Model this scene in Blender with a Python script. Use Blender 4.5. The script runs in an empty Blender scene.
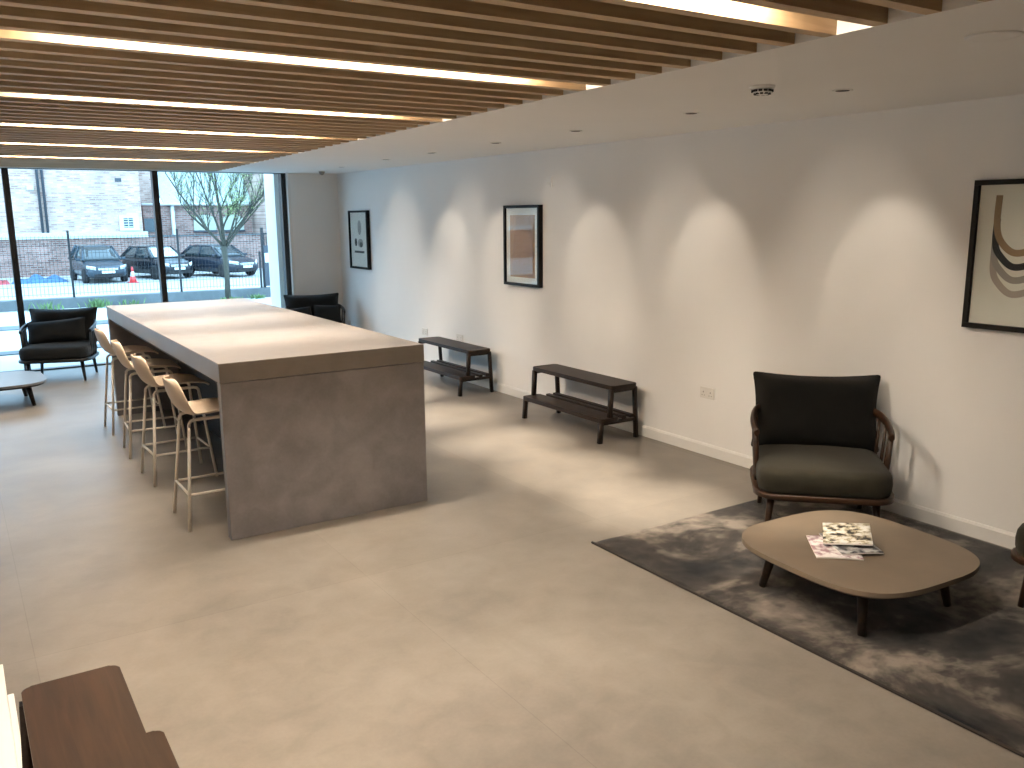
import bpy, bmesh, math, random
from mathutils import Vector, Matrix
random.seed(7)
SC = bpy.context.scene
COL = SC.collection
PI = math.pi

# ------------------------------------------------------------------ camera, world, exposure
EYE = 1.85
YAW, PITCH, ROLL, FPX = 0.575, 0.1926, -0.008, 863.5
fwd = Vector((math.sin(YAW) * math.cos(PITCH), math.cos(YAW) * math.cos(PITCH), -math.sin(PITCH)))
rt = Vector((math.cos(YAW), -math.sin(YAW), 0.0))
up = rt.cross(fwd)
r2 = rt * math.cos(ROLL) + up * math.sin(ROLL)
u2 = up * math.cos(ROLL) - rt * math.sin(ROLL)
cam_data = bpy.data.cameras.new('camera')
cam_data.sensor_width = 36.0
cam_data.lens = FPX / 1024.0 * 36.0
cam_data.clip_start = 0.02
cam_data.clip_end = 300
cam = bpy.data.objects.new('camera', cam_data)
COL.objects.link(cam)
cam.matrix_world = Matrix(((r2.x, u2.x, -fwd.x, 0), (r2.y, u2.y, -fwd.y, 0), (r2.z, u2.z, -fwd.z, EYE), (0, 0, 0, 1)))
SC.camera = cam

SC.view_settings.view_transform = 'Standard'
SC.view_settings.look = 'None'
SC.view_settings.gamma = 1.0
SC.view_settings.use_curve_mapping = False
SC.view_settings.exposure = 0.2

world = bpy.data.worlds.new('overcast_sky')
SC.world = world
world.use_nodes = True
bg = world.node_tree.nodes['Background']
bg.inputs[0].default_value = (0.48, 0.735, 1.0, 1)
bg.inputs[1].default_value = 5.9
SC.cycles.max_bounces = 8
SC.cycles.diffuse_bounces = 5
SC.cycles.transparent_max_bounces = 12
SC.cycles.sample_clamp_indirect = 6.0
SC.cycles.caustics_reflective = False
SC.cycles.caustics_refractive = False
SC.cycles.use_denoising = True

LED_STRENGTH = 178.0
LED_COLOR = (1.0, 0.86, 0.70)
WASH_POWER = 17.0
POOL_POWER = 420.0
TABLE_POWER = 6.8
SPOT_COLOR = (1.0, 0.86, 0.68)

# ------------------------------------------------------------------ key dimensions (metres)
XR = 4.825      # right wall
YW = 12.07      # window line
HC = 2.454      # plaster ceiling
XL = -2.6       # far-left wall of the recess
def edge_x(y): return 2.57 + 0.047 * y     # edge of the plaster bulkhead

# ------------------------------------------------------------------ material helpers
def mat_base(name):
    m = bpy.data.materials.new(name); m.use_nodes = True
    nt = m.node_tree
    return m, nt, nt.nodes['Principled BSDF']
def rgb(c): return (c[0], c[1], c[2], 1.0)
def plain(name, c, rough=0.6, metal=0.0, spec=0.5, var=0.08, scale=8.0, bump=0.0, bscale=120.0, stretch=None):
    m, nt, b = mat_base(name)
    N = nt.nodes; L = nt.links
    tc = N.new('ShaderNodeTexCoord')
    mp = N.new('ShaderNodeMapping'); L.new(tc.outputs['Object'], mp.inputs[0])
    if stretch: mp.inputs['Scale'].default_value = stretch
    no = N.new('ShaderNodeTexNoise'); no.inputs['Scale'].default_value = scale; no.inputs['Detail'].default_value = 5
    L.new(mp.outputs[0], no.inputs[0])
    cr = N.new('ShaderNodeValToRGB')
    cr.color_ramp.elements[0].position = 0.3; cr.color_ramp.elements[1].position = 0.7
    cr.color_ramp.elements[0].color = rgb([v * (1 - var) for v in c])
    cr.color_ramp.elements[1].color = rgb([min(1, v * (1 + var)) for v in c])
    L.new(no.outputs[0], cr.inputs[0]); L.new(cr.outputs[0], b.inputs['Base Color'])
    b.inputs['Roughness'].default_value = rough; b.inputs['Metallic'].default_value = metal
    b.inputs['Specular IOR Level'].default_value = spec
    if bump:
        n2 = N.new('ShaderNodeTexNoise'); n2.inputs['Scale'].default_value = bscale; n2.inputs['Detail'].default_value = 3
        L.new(mp.outputs[0], n2.inputs[0])
        bp = N.new('ShaderNodeBump'); bp.inputs['Strength'].default_value = bump; bp.inputs['Distance'].default_value = 0.01
        L.new(n2.outputs[0], bp.inputs['Height']); L.new(bp.outputs[0], b.inputs['Normal'])
    return m
def wood(name, c1, c2, rough=0.45, axis='Y', scale=6.0, spec=0.5):
    m, nt, b = mat_base(name); N = nt.nodes; L = nt.links
    tc = N.new('ShaderNodeTexCoord'); mp = N.new('ShaderNodeMapping')
    s = {'X': (0.6, 9, 9), 'Y': (9, 0.6, 9), 'Z': (9, 9, 0.6)}[axis]
    mp.inputs['Scale'].default_value = s
    L.new(tc.outputs['Object'], mp.inputs[0])
    no = N.new('ShaderNodeTexNoise'); no.inputs['Scale'].default_value = scale; no.inputs['Detail'].default_value = 6
    no.inputs['Distortion'].default_value = 0.6
    L.new(mp.outputs[0], no.inputs[0])
    cr = N.new('ShaderNodeValToRGB'); cr.color_ramp.elements[0].position = 0.32; cr.color_ramp.elements[1].position = 0.68
    cr.color_ramp.elements[0].color = rgb(c1); cr.color_ramp.elements[1].color = rgb(c2)
    L.new(no.outputs[0], cr.inputs[0]); L.new(cr.outputs[0], b.inputs['Base Color'])
    b.inputs['Roughness'].default_value = rough; b.inputs['Specular IOR Level'].default_value = spec
    bp = N.new('ShaderNodeBump'); bp.inputs['Strength'].default_value = 0.12; bp.inputs['Distance'].default_value = 0.004
    L.new(no.outputs[0], bp.inputs['Height']); L.new(bp.outputs[0], b.inputs['Normal'])
    return m
def emit(name, c, s):
    m, nt, b = mat_base(name)
    b.inputs['Base Color'].default_value = rgb(c)
    b.inputs['Emission Color'].default_value = rgb(c); b.inputs['Emission Strength'].default_value = s
    return m
def glass(name, tint, gloss=0.08, rough=0.0):
    m = bpy.data.materials.new(name); m.use_nodes = True
    nt = m.node_tree; N = nt.nodes; L = nt.links
    for n in list(N): N.remove(n)
    out = N.new('ShaderNodeOutputMaterial'); mx = N.new('ShaderNodeMixShader')
    tr = N.new('ShaderNodeBsdfTransparent'); gl = N.new('ShaderNodeBsdfGlossy')
    tr.inputs[0].default_value = rgb(tint); gl.inputs['Roughness'].default_value = rough
    lw = N.new('ShaderNodeLayerWeight'); lw.inputs[0].default_value = 0.25
    mul = N.new('ShaderNodeMath'); mul.operation = 'MULTIPLY'; mul.inputs[1].default_value = gloss * 4
    L.new(lw.outputs['Fresnel'], mul.inputs[0]); L.new(mul.outputs[0], mx.inputs[0])
    L.new(tr.outputs[0], mx.inputs[1]); L.new(gl.outputs[0], mx.inputs[2]); L.new(mx.outputs[0], out.inputs[0])
    return m
def brick(name, c1, c2, mortar, bw=0.30, bh=0.10):
    m, nt, b = mat_base(name); N = nt.nodes; L = nt.links
    tc = N.new('ShaderNodeTexCoord'); mp = N.new('ShaderNodeMapping'); mp.inputs['Rotation'].default_value = (PI / 2, 0, 0)
    sx = N.new('ShaderNodeSeparateXYZ'); cx = N.new('ShaderNodeCombineXYZ')
    L.new(tc.outputs['Object'], sx.inputs[0]); L.new(sx.outputs[0], cx.inputs[0]); L.new(sx.outputs[2], cx.inputs[1])
    bt = N.new('ShaderNodeTexBrick'); bt.inputs['Scale'].default_value = 1.0
    bt.inputs['Brick Width'].default_value = bw; bt.inputs['Row Height'].default_value = bh
    bt.inputs['Mortar Size'].default_value = 0.018; bt.inputs['Color1'].default_value = rgb(c1)
    bt.inputs['Color2'].default_value = rgb(c2); bt.inputs['Mortar'].default_value = rgb(mortar)
    L.new(cx.outputs[0], bt.inputs[0])
    no = N.new('ShaderNodeTexNoise'); no.inputs['Scale'].default_value = 1.3; no.inputs['Detail'].default_value = 8
    L.new(tc.outputs['Object'], no.inputs[0])
    mx = N.new('ShaderNodeMix'); mx.data_type = 'RGBA'; mx.blend_type = 'OVERLAY'; mx.inputs[0].default_value = 0.5
    L.new(bt.outputs[0], mx.inputs[6]); L.new(no.outputs[0], mx.inputs[7])
    hs = N.new('ShaderNodeHueSaturation'); hs.inputs['Saturation'].default_value = 0.8
    L.new(mx.outputs[2], hs.inputs['Color']); L.new(hs.outputs[0], b.inputs['Base Color'])
    b.inputs['Roughness'].default_value = 0.9
    return m
def concrete(name, c, tile=None, rough=0.5, spec=0.4, amp=0.16, tile_amp=0.05, x0=0.0, y0=0.0, lift=0.0):
    """mottled concrete; tile=(w, l) draws thin joints and a tone of its own for each slab"""
    m, nt, b = mat_base(name); N = nt.nodes; L = nt.links
    tc = N.new('ShaderNodeTexCoord')
    def noise(s, d, dist=0.0):
        n = N.new('ShaderNodeTexNoise'); n.inputs['Scale'].default_value = s; n.inputs['Detail'].default_value = d
        n.inputs['Distortion'].default_value = dist; L.new(tc.outputs['Object'], n.inputs[0]); return n
    a = noise(1.6, 8, 0.3); d = noise(7, 6, 0.5); e = noise(60, 3)
    def math(op, x, y):
        n = N.new('ShaderNodeMath'); n.operation = op
        for i, v in enumerate((x, y)):
            if isinstance(v, (int, float)): n.inputs[i].default_value = v
            else: L.new(v, n.inputs[i])
        return n.outputs[0]
    s = math('ADD', math('MULTIPLY', math('SUBTRACT', a.outputs[0], 0.5), amp * 2.2), math('MULTIPLY', math('SUBTRACT', d.outputs[0], 0.5), amp * 1.5))
    s = math('ADD', s, math('MULTIPLY', math('SUBTRACT', e.outputs[0], 0.5), amp * 0.4))
    s = math('ADD', s, 1.0)
    if tile:
        sx = N.new('ShaderNodeSeparateXYZ'); L.new(tc.outputs['Object'], sx.inputs[0])
        gx = math('DIVIDE', math('SUBTRACT', sx.outputs[0], x0), tile[0]); gy = math('DIVIDE', math('SUBTRACT', sx.outputs[1], y0), tile[1])
        ix = math('FLOOR', gx, 0); iy = math('FLOOR', gy, 0)
        cb = N.new('ShaderNodeCombineXYZ'); L.new(ix, cb.inputs[0]); L.new(iy, cb.inputs[1])
        wn = N.new('ShaderNodeTexWhiteNoise'); wn.noise_dimensions = '2D'; L.new(cb.outputs[0], wn.inputs[0])
        s = math('ADD', s, math('MULTIPLY', math('SUBTRACT', wn.outputs[0], 0.5), tile_amp * 2))
        s = math('ADD', s, math('MULTIPLY', math('COMPARE', ix, 2.0), lift))
        fx = math('FRACT', gx, 0); fy = math('FRACT', gy, 0)
        jx = math('LESS_THAN', fx, 0.004 / tile[0]); jy = math('LESS_THAN', fy, 0.004 / tile[1])
        s = math('SUBTRACT', s, math('MULTIPLY', math('MAXIMUM', jx, jy), 0.16))
    vm = N.new('ShaderNodeVectorMath'); vm.operation = 'SCALE'; vm.inputs[0].default_value = c
    L.new(s, vm.inputs['Scale']); L.new(vm.outputs[0], b.inputs['Base Color'])
    rr = math('ADD', rough, math('MULTIPLY', math('SUBTRACT', d.outputs[0], 0.5), 0.2))
    L.new(rr, b.inputs['Roughness']); b.inputs['Specular IOR Level'].default_value = spec
    return m
def rug_mat(name):
    m, nt, b = mat_base(name); N = nt.nodes; L = nt.links
    tc = N.new('ShaderNodeTexCoord')
    n1 = N.new('ShaderNodeTexNoise'); n1.inputs['Scale'].default_value = 1.5; n1.inputs['Detail'].default_value = 7; n1.inputs['Roughness'].default_value = 0.68; n1.inputs['Distortion'].default_value = 0.5
    n2 = N.new('ShaderNodeTexNoise'); n2.inputs['Scale'].default_value = 9; n2.inputs['Detail'].default_value = 5
    n3 = N.new('ShaderNodeTexNoise'); n3.inputs['Scale'].default_value = 420; n3.inputs['Detail'].default_value = 2
    for n in (n1, n2, n3): L.new(tc.outputs['Object'], n.inputs[0])
    mx = N.new('ShaderNodeMix'); mx.data_type = 'FLOAT'; mx.inputs[0].default_value = 0.22
    L.new(n1.outputs[0], mx.inputs[2]); L.new(n2.outputs[0], mx.inputs[3])
    cr = N.new('ShaderNodeValToRGB'); e = cr.color_ramp.elements
    e[0].position = 0.40; e[0].color = (0.007, 0.0085, 0.0115, 1)
    e[1].position = 0.62; e[1].color = (0.27, 0.235, 0.20, 1)
    k = e.new(0.5); k.color = (0.048, 0.043, 0.040, 1)
    L.new(mx.outputs[0], cr.inputs[0]); L.new(cr.outputs[0], b.inputs['Base Color'])
    b.inputs['Roughness'].default_value = 0.75; b.inputs['Specular IOR Level'].default_value = 0.2
    b.inputs['Sheen Weight'].default_value = 0.12; b.inputs['Sheen Roughness'].default_value = 0.4
    bp = N.new('ShaderNodeBump'); bp.inputs['Strength'].default_value = 0.5; bp.inputs['Distance'].default_value = 0.01
    ad = N.new('ShaderNodeMath'); ad.operation = 'ADD'; L.new(n3.outputs[0], ad.inputs[0]); L.new(n2.outputs[0], ad.inputs[1])
    L.new(ad.outputs[0], bp.inputs['Height']); L.new(bp.outputs[0], b.inputs['Normal'])
    return m
def fabric(name, c, sheen=0.3):
    m = plain(name, c, rough=0.9, spec=0.15, var=0.12, scale=14, bump=0.35, bscale=500)
    b = m.node_tree.nodes['Principled BSDF']
    b.inputs['Sheen Weight'].default_value = sheen; b.inputs['Sheen Roughness'].default_value = 0.5
    return m
def print_mat(name, scale, cols, seed):
    """irregular printed patches for a magazine cover"""
    m, nt, b = mat_base(name); N = nt.nodes; L = nt.links
    tc = N.new('ShaderNodeTexCoord'); mp = N.new('ShaderNodeMapping'); mp.inputs['Location'].default_value = (seed, seed * 0.7, 0)
    L.new(tc.outputs['Object'], mp.inputs[0])
    v = N.new('ShaderNodeTexNoise'); v.inputs['Scale'].default_value = scale; v.inputs['Detail'].default_value = 3; L.new(mp.outputs[0], v.inputs[0])
    cr = N.new('ShaderNodeValToRGB'); cr.color_ramp.interpolation = 'CONSTANT'
    e = cr.color_ramp.elements
    e[0].position = 0; e[0].color = rgb(cols[0]); e[1].position = 0.42; e[1].color = rgb(cols[1])
    for p, c in zip((0.5, 0.57), cols[2:]): k = e.new(p); k.color = rgb(c)
    L.new(v.outputs[0], cr.inputs[0]); L.new(cr.outputs[0], b.inputs['Base Color']); b.inputs['Roughness'].default_value = 0.35
    return m

M = {}
M['paint'] = plain('wall_paint', (0.82, 0.81, 0.79), 0.85, var=0.015, scale=2, bump=0.05, bscale=200)
M['ceil'] = plain('ceiling_paint', (0.84, 0.83, 0.81), 0.9, var=0.01, scale=2)
M['trimwhite'] = plain('trim_white', (0.78, 0.77, 0.74), 0.45, var=0.01)
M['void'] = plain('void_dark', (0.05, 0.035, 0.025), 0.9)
M['floor'] = concrete('floor_slabs', (0.205, 0.184, 0.160), tile=(1.535, 3.03), rough=0.40, x0=0.13, y0=0.96, lift=0.10, amp=0.36, tile_amp=0.04)
M['table'] = concrete('table_concrete', (0.205, 0.196, 0.206), rough=0.45, amp=0.46)
M['tabletop'] = concrete('tabletop_concrete', (0.215, 0.200, 0.190), rough=0.42, amp=0.20)
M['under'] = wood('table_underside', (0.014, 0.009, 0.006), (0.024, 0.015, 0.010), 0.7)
M['slat'] = wood('slat_timber', (0.43, 0.305, 0.175), (0.53, 0.39, 0.235), 0.6, 'X', 4)
M['walnut'] = wood('dark_walnut', (0.008, 0.0045, 0.003), (0.024, 0.0125, 0.0075), 0.45, 'Y', 5, spec=0.3)
M['walnut_red'] = wood('dark_walnut_reddish', (0.018, 0.0085, 0.0045), (0.036, 0.017, 0.009), 0.45, 'Y', 5, spec=0.3)
M['chairwood'] = wood('chair_oak', (0.022, 0.011, 0.006), (0.048, 0.023, 0.012), 0.4, 'X', 5, spec=0.35)
M['fabric'] = fabric('charcoal_fabric', (0.0085, 0.0085, 0.0075), 0.06)
M['fabric_seat'] = fabric('olive_charcoal_fabric', (0.024, 0.022, 0.015), 0.08)
M['fabric_blue'] = fabric('slate_fabric', (0.010, 0.012, 0.0135), 0.08)
M['ctop'] = plain('coffee_top', (0.165, 0.130, 0.094), 0.5, var=0.10, scale=4, spec=0.4)
M['cedge'] = wood('coffee_edge', (0.012, 0.008, 0.006), (0.028, 0.017, 0.011), 0.5, 'X', spec=0.3)
M['shell'] = plain('stool_shell', (0.62, 0.50, 0.38), 0.5, var=0.03, spec=0.4)
M['tube'] = plain('stool_tube', (0.74, 0.68, 0.60), 0.4, var=0.02)
M['black'] = plain('black_metal', (0.010, 0.011, 0.013), 0.4)
M['frameblk'] = wood('picture_frame', (0.005, 0.0045, 0.004), (0.009, 0.008, 0.007), 0.5, 'Z', spec=0.2)
M['mount'] = plain('mount_card', (0.86, 0.84, 0.78), 0.7, var=0.02)
M['ochre'] = plain('ochre_print', (0.43, 0.235, 0.10), 0.7, var=0.05)
M['ochre2'] = plain('ochre_print_dark', (0.36, 0.19, 0.08), 0.7, var=0.05)
M['ink'] = plain('ink_black', (0.02, 0.02, 0.022), 0.7)
M['tan'] = plain('ink_tan', (0.33, 0.22, 0.13), 0.7)
M['greyink'] = plain('ink_grey', (0.36, 0.33, 0.31), 0.7)
M['pinkink'] = plain('ink_blush', (0.45, 0.38, 0.34), 0.7)
M['socket'] = plain('socket_plastic', (0.72, 0.70, 0.66), 0.4, var=0.01)
M['socketdark'] = plain('socket_slot', (0.25, 0.24, 0.22), 0.5)
M['rug'] = rug_mat('rug_pile')
M['rugedge'] = plain('rug_edge', (0.018, 0.014, 0.012), 0.8)
M['led'] = emit('led_diffuser', LED_COLOR, LED_STRENGTH)
M['paper'] = plain('paper', (0.82, 0.78, 0.74), 0.6, var=0.02)
M['mag1'] = print_mat('cover_print_monochrome', 26, [(0.02, 0.02, 0.02), (0.45, 0.40, 0.28), (0.75, 0.72, 0.62), (0.85, 0.84, 0.80)], 3.1)
M['mag2'] = print_mat('cover_print_pale', 30, [(0.40, 0.25, 0.28), (0.60, 0.50, 0.52), (0.80, 0.74, 0.74), (0.85, 0.82, 0.80)], 1.3)
M['mag3'] = print_mat('cover_print_dark', 24, [(0.03, 0.03, 0.04), (0.10, 0.10, 0.11), (0.3, 0.3, 0.3), (0.5, 0.5, 0.5)], 5.3)
M['glass'] = glass('window_glass', (0.90, 0.95, 0.96), 0.05)
M['picglass'] = glass('picture_glass', (0.97, 0.98, 0.97), 0.04)
M['winframe'] = plain('window_frame', (0.012, 0.015, 0.020), 0.35)
M['pave'] = concrete('paving', (0.50, 0.52, 0.52), rough=0.8, amp=0.1)
M['kerb'] = concrete('kerb_concrete', (0.13, 0.145, 0.15), rough=0.9, amp=0.3)
M['tarmac'] = concrete('car_park_surface', (0.42, 0.43, 0.42), rough=0.9, amp=0.15)
M['brick_pale'] = brick('brick_pale', (0.34, 0.185, 0.145), (0.60, 0.385, 0.30), (0.46, 0.37, 0.31))
M['brick_red'] = brick('brick_red', (0.17, 0.06, 0.045), (0.38, 0.165, 0.125), (0.30, 0.25, 0.215))
M['ledge'] = plain('ledge_render', (0.55, 0.60, 0.57), 0.8)
M['roofslate'] = plain('roof_pale', (0.46, 0.55, 0.53), 0.7, var=0.1)
M['pipe'] = plain('pipe_dark', (0.05, 0.06, 0.075), 0.5)
M['pipewhite'] = plain('pipe_white', (0.62, 0.66, 0.66), 0.5)
M['darkglass'] = plain('dark_glass', (0.05, 0.075, 0.09), 0.15, var=0.2, scale=2)
M['paleboard'] = plain('pale_board', (0.45, 0.50, 0.42), 0.7)
M['wtrim'] = plain('window_surround', (0.60, 0.64, 0.62), 0.7)
M['carblue'] = plain('car_paint_blue_grey', (0.045, 0.065, 0.085), 0.22, metal=0.3, var=0.02)
M['carblack'] = plain('car_paint_black', (0.012, 0.016, 0.022), 0.2, var=0.02)
M['carnavy'] = plain('car_paint_navy', (0.016, 0.022, 0.034), 0.2, var=0.02)
M['carglass'] = plain('car_glass', (0.03, 0.045, 0.05), 0.06, spec=1.0)
M['screenpale'] = plain('windscreen_sunshade', (0.60, 0.66, 0.68), 0.4)
M['chrome'] = plain('chrome', (0.62, 0.65, 0.66), 0.2, metal=0.9, var=0.01)
M['lamp'] = plain('headlamp', (0.66, 0.70, 0.72), 0.12, spec=1.0)
M['plate'] = plain('number_plate', (0.72, 0.74, 0.74), 0.4, var=0.01)
M['tyre'] = plain('tyre', (0.012, 0.012, 0.013), 0.8)
M['bark'] = plain('bark', (0.055, 0.055, 0.042), 0.9, var=0.3, scale=20, stretch=(1, 1, 0.3))
M['leaf'] = plain('young_leaf', (0.33, 0.42, 0.17), 0.6, var=0.3, scale=3)
M['weed'] = plain('weed_green', (0.13, 0.22, 0.08), 0.7, var=0.3)
M['cone'] = plain('cone_red', (0.65, 0.06, 0.06), 0.5)
M['tarp'] = plain('blue_tarp', (0.05, 0.14, 0.26), 0.5, var=0.3)
M['redtarp'] = plain('red_plastic', (0.40, 0.06, 0.07), 0.5)
M['sign'] = plain('notice_white', (0.75, 0.77, 0.77), 0.5, var=0.01)

# ------------------------------------------------------------------ mesh builder
class MB:
    def __init__(self): self.bm = bmesh.new()
    def _face(self, vs, mi, sm):
        try:
            f = self.bm.faces.new(vs); f.material_index = mi; f.smooth = sm; return f
        except ValueError: return None
    def box(self, x0, x1, y0, y1, z0, z1, mi=0, mtx=None, bev=0.0):
        r = bmesh.ops.create_cube(self.bm, size=1.0)
        vs = r['verts']
        T = Matrix.Translation(((x0 + x1) / 2, (y0 + y1) / 2, (z0 + z1) / 2)) @ Matrix.Diagonal((x1 - x0, y1 - y0, z1 - z0, 1))
        if mtx is not None: T = mtx @ T
        bmesh.ops.transform(self.bm, matrix=T, verts=vs)
        fs = {f for v in vs for f in v.link_faces}
        for f in fs: f.material_index = mi
        if bev > 0:
            es = list({e for v in vs for e in v.link_edges})
            res = bmesh.ops.bevel(self.bm, geom=es, offset=bev, segments=2, affect='EDGES', profile=0.7)
            for f in res['faces']: f.material_index = mi; f.smooth = True
        return self
    def tube(self, pts, rad, n=10, mi=0, caps=True, flat=(1, 1), upv=None):
        pts = [Vector(p) for p in pts]; k = len(pts)
        rads = rad if isinstance(rad, (list, tuple)) else [rad] * k
        tang = []
        for i in range(k):
            a = pts[max(0, i - 1)]; b = pts[min(k - 1, i + 1)]; tang.append((b - a).normalized())
        ref = Vector(upv) if upv else (Vector((0, 0, 1)) if abs(tang[0].z) < 0.9 else Vector((1, 0, 0)))
        nrm = (ref - tang[0] * ref.dot(tang[0])).normalized()
        rings = []
        for i in range(k):
            if upv:
                nrm = (ref - tang[i] * ref.dot(tang[i]))
            else:
                nrm = nrm - tang[i] * nrm.dot(tang[i])
            nrm.normalize(); bi = tang[i].cross(nrm)
            rings.append([self.bm.verts.new(pts[i] + (nrm * math.cos(2 * PI * j / n) * flat[0] + bi * math.sin(2 * PI * j / n) * flat[1]) * rads[i]) for j in range(n)])
        for i in range(k - 1):
            for j in range(n):
                self._face([rings[i][j], rings[i][(j + 1) % n], rings[i + 1][(j + 1) % n], rings[i + 1][j]], mi, True)
        if caps:
            self._face(rings[0][::-1], mi, False); self._face(rings[-1], mi, False)
        return self
    def prism(self, poly, z0, z1, mi=0, mit=None, bev=0.0, mtx=None):
        """polygon (x, y) pulled from z0 to z1"""
        b = [self.bm.verts.new((p[0], p[1], z0)) for p in poly]; t = [self.bm.verts.new((p[0], p[1], z1)) for p in poly]
        n = len(poly); fs = []
        for i in range(n): fs.append(self._face([b[i], b[(i + 1) % n], t[(i + 1) % n], t[i]], mi, n > 12))
        fs.append(self._face(b[::-1], mi, False)); ft = self._face(t, mi if mit is None else mit, False); fs.append(ft)
        if bev > 0:
            es = list(set(ft.edges) | set(fs[-2].edges))
            res = bmesh.ops.bevel(self.bm, geom=es, offset=bev, segments=2, affect='EDGES', profile=0.6)
            for f in res['faces']: f.smooth = True
        if mtx is not None: bmesh.ops.transform(self.bm, matrix=mtx, verts=[v for v in b + t if v.is_valid])
        return self
    def rings(self, rings, mi=0, cap0=True, cap1=True, closed=True, smooth=True):
        R = [[self.bm.verts.new(p) for p in r] for r in rings]; n = len(R[0])
        for a, b in zip(R, R[1:]):
            for j in range(n if closed else n - 1):
                self._face([a[j], a[(j + 1) % n], b[(j + 1) % n], b[j]], mi, smooth)
        if cap0: self._face(R[0][::-1], mi, smooth)
        if cap1: self._face(R[-1], mi, smooth)
        return self
    def grid(self, fn, nu, nv, mi=0, smooth=True, flip=False):
        V = [[self.bm.verts.new(fn(i / nu, j / nv)) for j in range(nv + 1)] for i in range(nu + 1)]
        for i in range(nu):
            for j in range(nv):
                q = [V[i][j], V[i + 1][j], V[i + 1][j + 1], V[i][j + 1]]
                self._face(q[::-1] if flip else q, mi, smooth)
        return self
    def lathe(self, prof, n=16, mi=0, c=(0, 0, 0)):
        R = [[(c[0] + r * math.cos(2 * PI * j / n), c[1] + r * math.sin(2 * PI * j / n), c[2] + z) for j in range(n)] for r, z in prof]
        return self.rings(R, mi)
    def quad(self, a, b, c, d, mi=0):
        self._face([self.bm.verts.new(p) for p in (a, b, c, d)], mi, False); return self
    def poly(self, pts, mi=0):
        self._face([self.bm.verts.new(p) for p in pts], mi, False); return self
    def xform(self, m):
        bmesh.ops.transform(self.bm, matrix=m, verts=self.bm.verts); return self
    def build(self, name, mats, parent=None, loc=None, weld=False, subsurf=0):
        if weld: bmesh.ops.remove_doubles(self.bm, verts=self.bm.verts, dist=1e-5)
        bmesh.ops.recalc_face_normals(self.bm, faces=self.bm.faces)
        me = bpy.data.meshes.new(name); self.bm.to_mesh(me); self.bm.free()
        for m in (mats if isinstance(mats, (list, tuple)) else [mats]): me.materials.append(m)
        o = bpy.data.objects.new(name, me); COL.objects.link(o)
        if parent: o.parent = parent
        if loc: o.location = loc
        if subsurf:
            s = o.modifiers.new('smooth', 'SUBSURF'); s.levels = subsurf; s.render_levels = subsurf
        return o
def thing(name, label, cat, loc=(0, 0, 0), rz=0.0, group=None):
    o = bpy.data.objects.new(name, None); COL.objects.link(o); o.empty_display_size = 0.1
    o.location = loc; o.rotation_euler = (0, 0, rz); o['label'] = label; o['category'] = cat
    if group: o['group'] = group
    return o
def tag(o, label, cat, group=None):
    o['label'] = label; o['category'] = cat
    if group: o['group'] = group
    return o
def struct(o): o['kind'] = 'structure'; return o
def copy_tree(o, parent=None):
    c = o.copy(); COL.objects.link(c)
    if parent: c.parent = parent
    for ch in list(o.children): copy_tree(ch, c)
    return c
def dup(o, label, loc, rz=None, group=None):
    c = copy_tree(o); c['label'] = label; c.location = loc
    if rz is not None: c.rotation_euler = (0, 0, rz)
    if group: c['group'] = group
    return c
def arc(c, r, a0, a1, n): return [(c[0] + r * math.cos(a0 + (a1 - a0) * i / n), c[1] + r * math.sin(a0 + (a1 - a0) * i / n)) for i in range(n + 1)]
def round_rect(x0, x1, y0, y1, r, n=6):
    return arc((x1 - r, y0 + r), r, -PI / 2, 0, n) + arc((x1 - r, y1 - r), r, 0, PI / 2, n) + arc((x0 + r, y1 - r), r, PI / 2, PI, n) + arc((x0 + r, y0 + r), r, PI, 1.5 * PI, n)
def catmull(P, n=8):
    P = [Vector(p) for p in P]; out = []
    for i in range(len(P) - 1):
        a = P[max(0, i - 1)]; b = P[i]; c = P[i + 1]; d = P[min(len(P) - 1, i + 2)]
        for k in range(n):
            t = k / n
            out.append(0.5 * ((2 * b) + (c - a) * t + (2 * a - 5 * b + 4 * c - d) * t * t + (3 * b - a - 3 * c + d) * t ** 3))
    out.append(P[-1]); return out

# ================================================================== ROOM SHELL
YB = -1.6
struct(MB().box(XL - 0.2, XR + 0.2, YB - 0.2, YW + 0.22, -0.2, 0.0).build('floor', M['floor']))
struct(MB().box(XR, XR + 0.2, YB - 0.2, YW + 0.3, 0, HC + 0.4).build('wall_right', M['paint']))
struct(MB().box(4.13, XR, YW - 0.07, YW + 0.3, 0, HC).build('wall_end', M['paint']))
struct(MB().box(XL, XR, YB - 0.2, YB, 0, HC + 0.4).build('wall_back', M['paint']))
struct(MB().box(XL, -0.075, YB, 3.74, 0, HC + 0.4).build('wall_left', M['paint']))
struct(MB().box(XL - 0.2, XL, YB, YW + 0.3, 0, HC + 0.4).build('wall_left_recess', M['paint']))
# ceiling: plaster bulkhead on the right with the slat recess to its left
YS1 = 12.02
c = MB()
c.prism([(edge_x(YB), YB), (XR, YB), (XR, YW + 0.3), (XL, YW + 0.3), (XL, YS1), (edge_x(YS1), YS1)], HC, HC + 0.28, 0)
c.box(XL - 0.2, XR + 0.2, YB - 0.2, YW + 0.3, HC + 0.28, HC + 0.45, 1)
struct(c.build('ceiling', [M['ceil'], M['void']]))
b = MB()
prof = [(0, 0), (-0.016, 0), (-0.016, 0.075), (-0.008, 0.09), (0, 0.09)]
b.rings([[(XR + p[0], YB, p[1]) for p in prof], [(XR + p[0], YW - 0.07, p[1]) for p in prof]], smooth=False)
struct(b.build('baseboard_right', M['trimwhite']))
b = MB().box(4.13, XR - 0.016, YW - 0.086, YW - 0.07, 0, 0.09)
struct(b.build('baseboard_end', M['trimwhite']))
b = MB()
b.box(-0.075, 0.012, YB, 3.74, 0, 0.125, bev=0.004)
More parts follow.
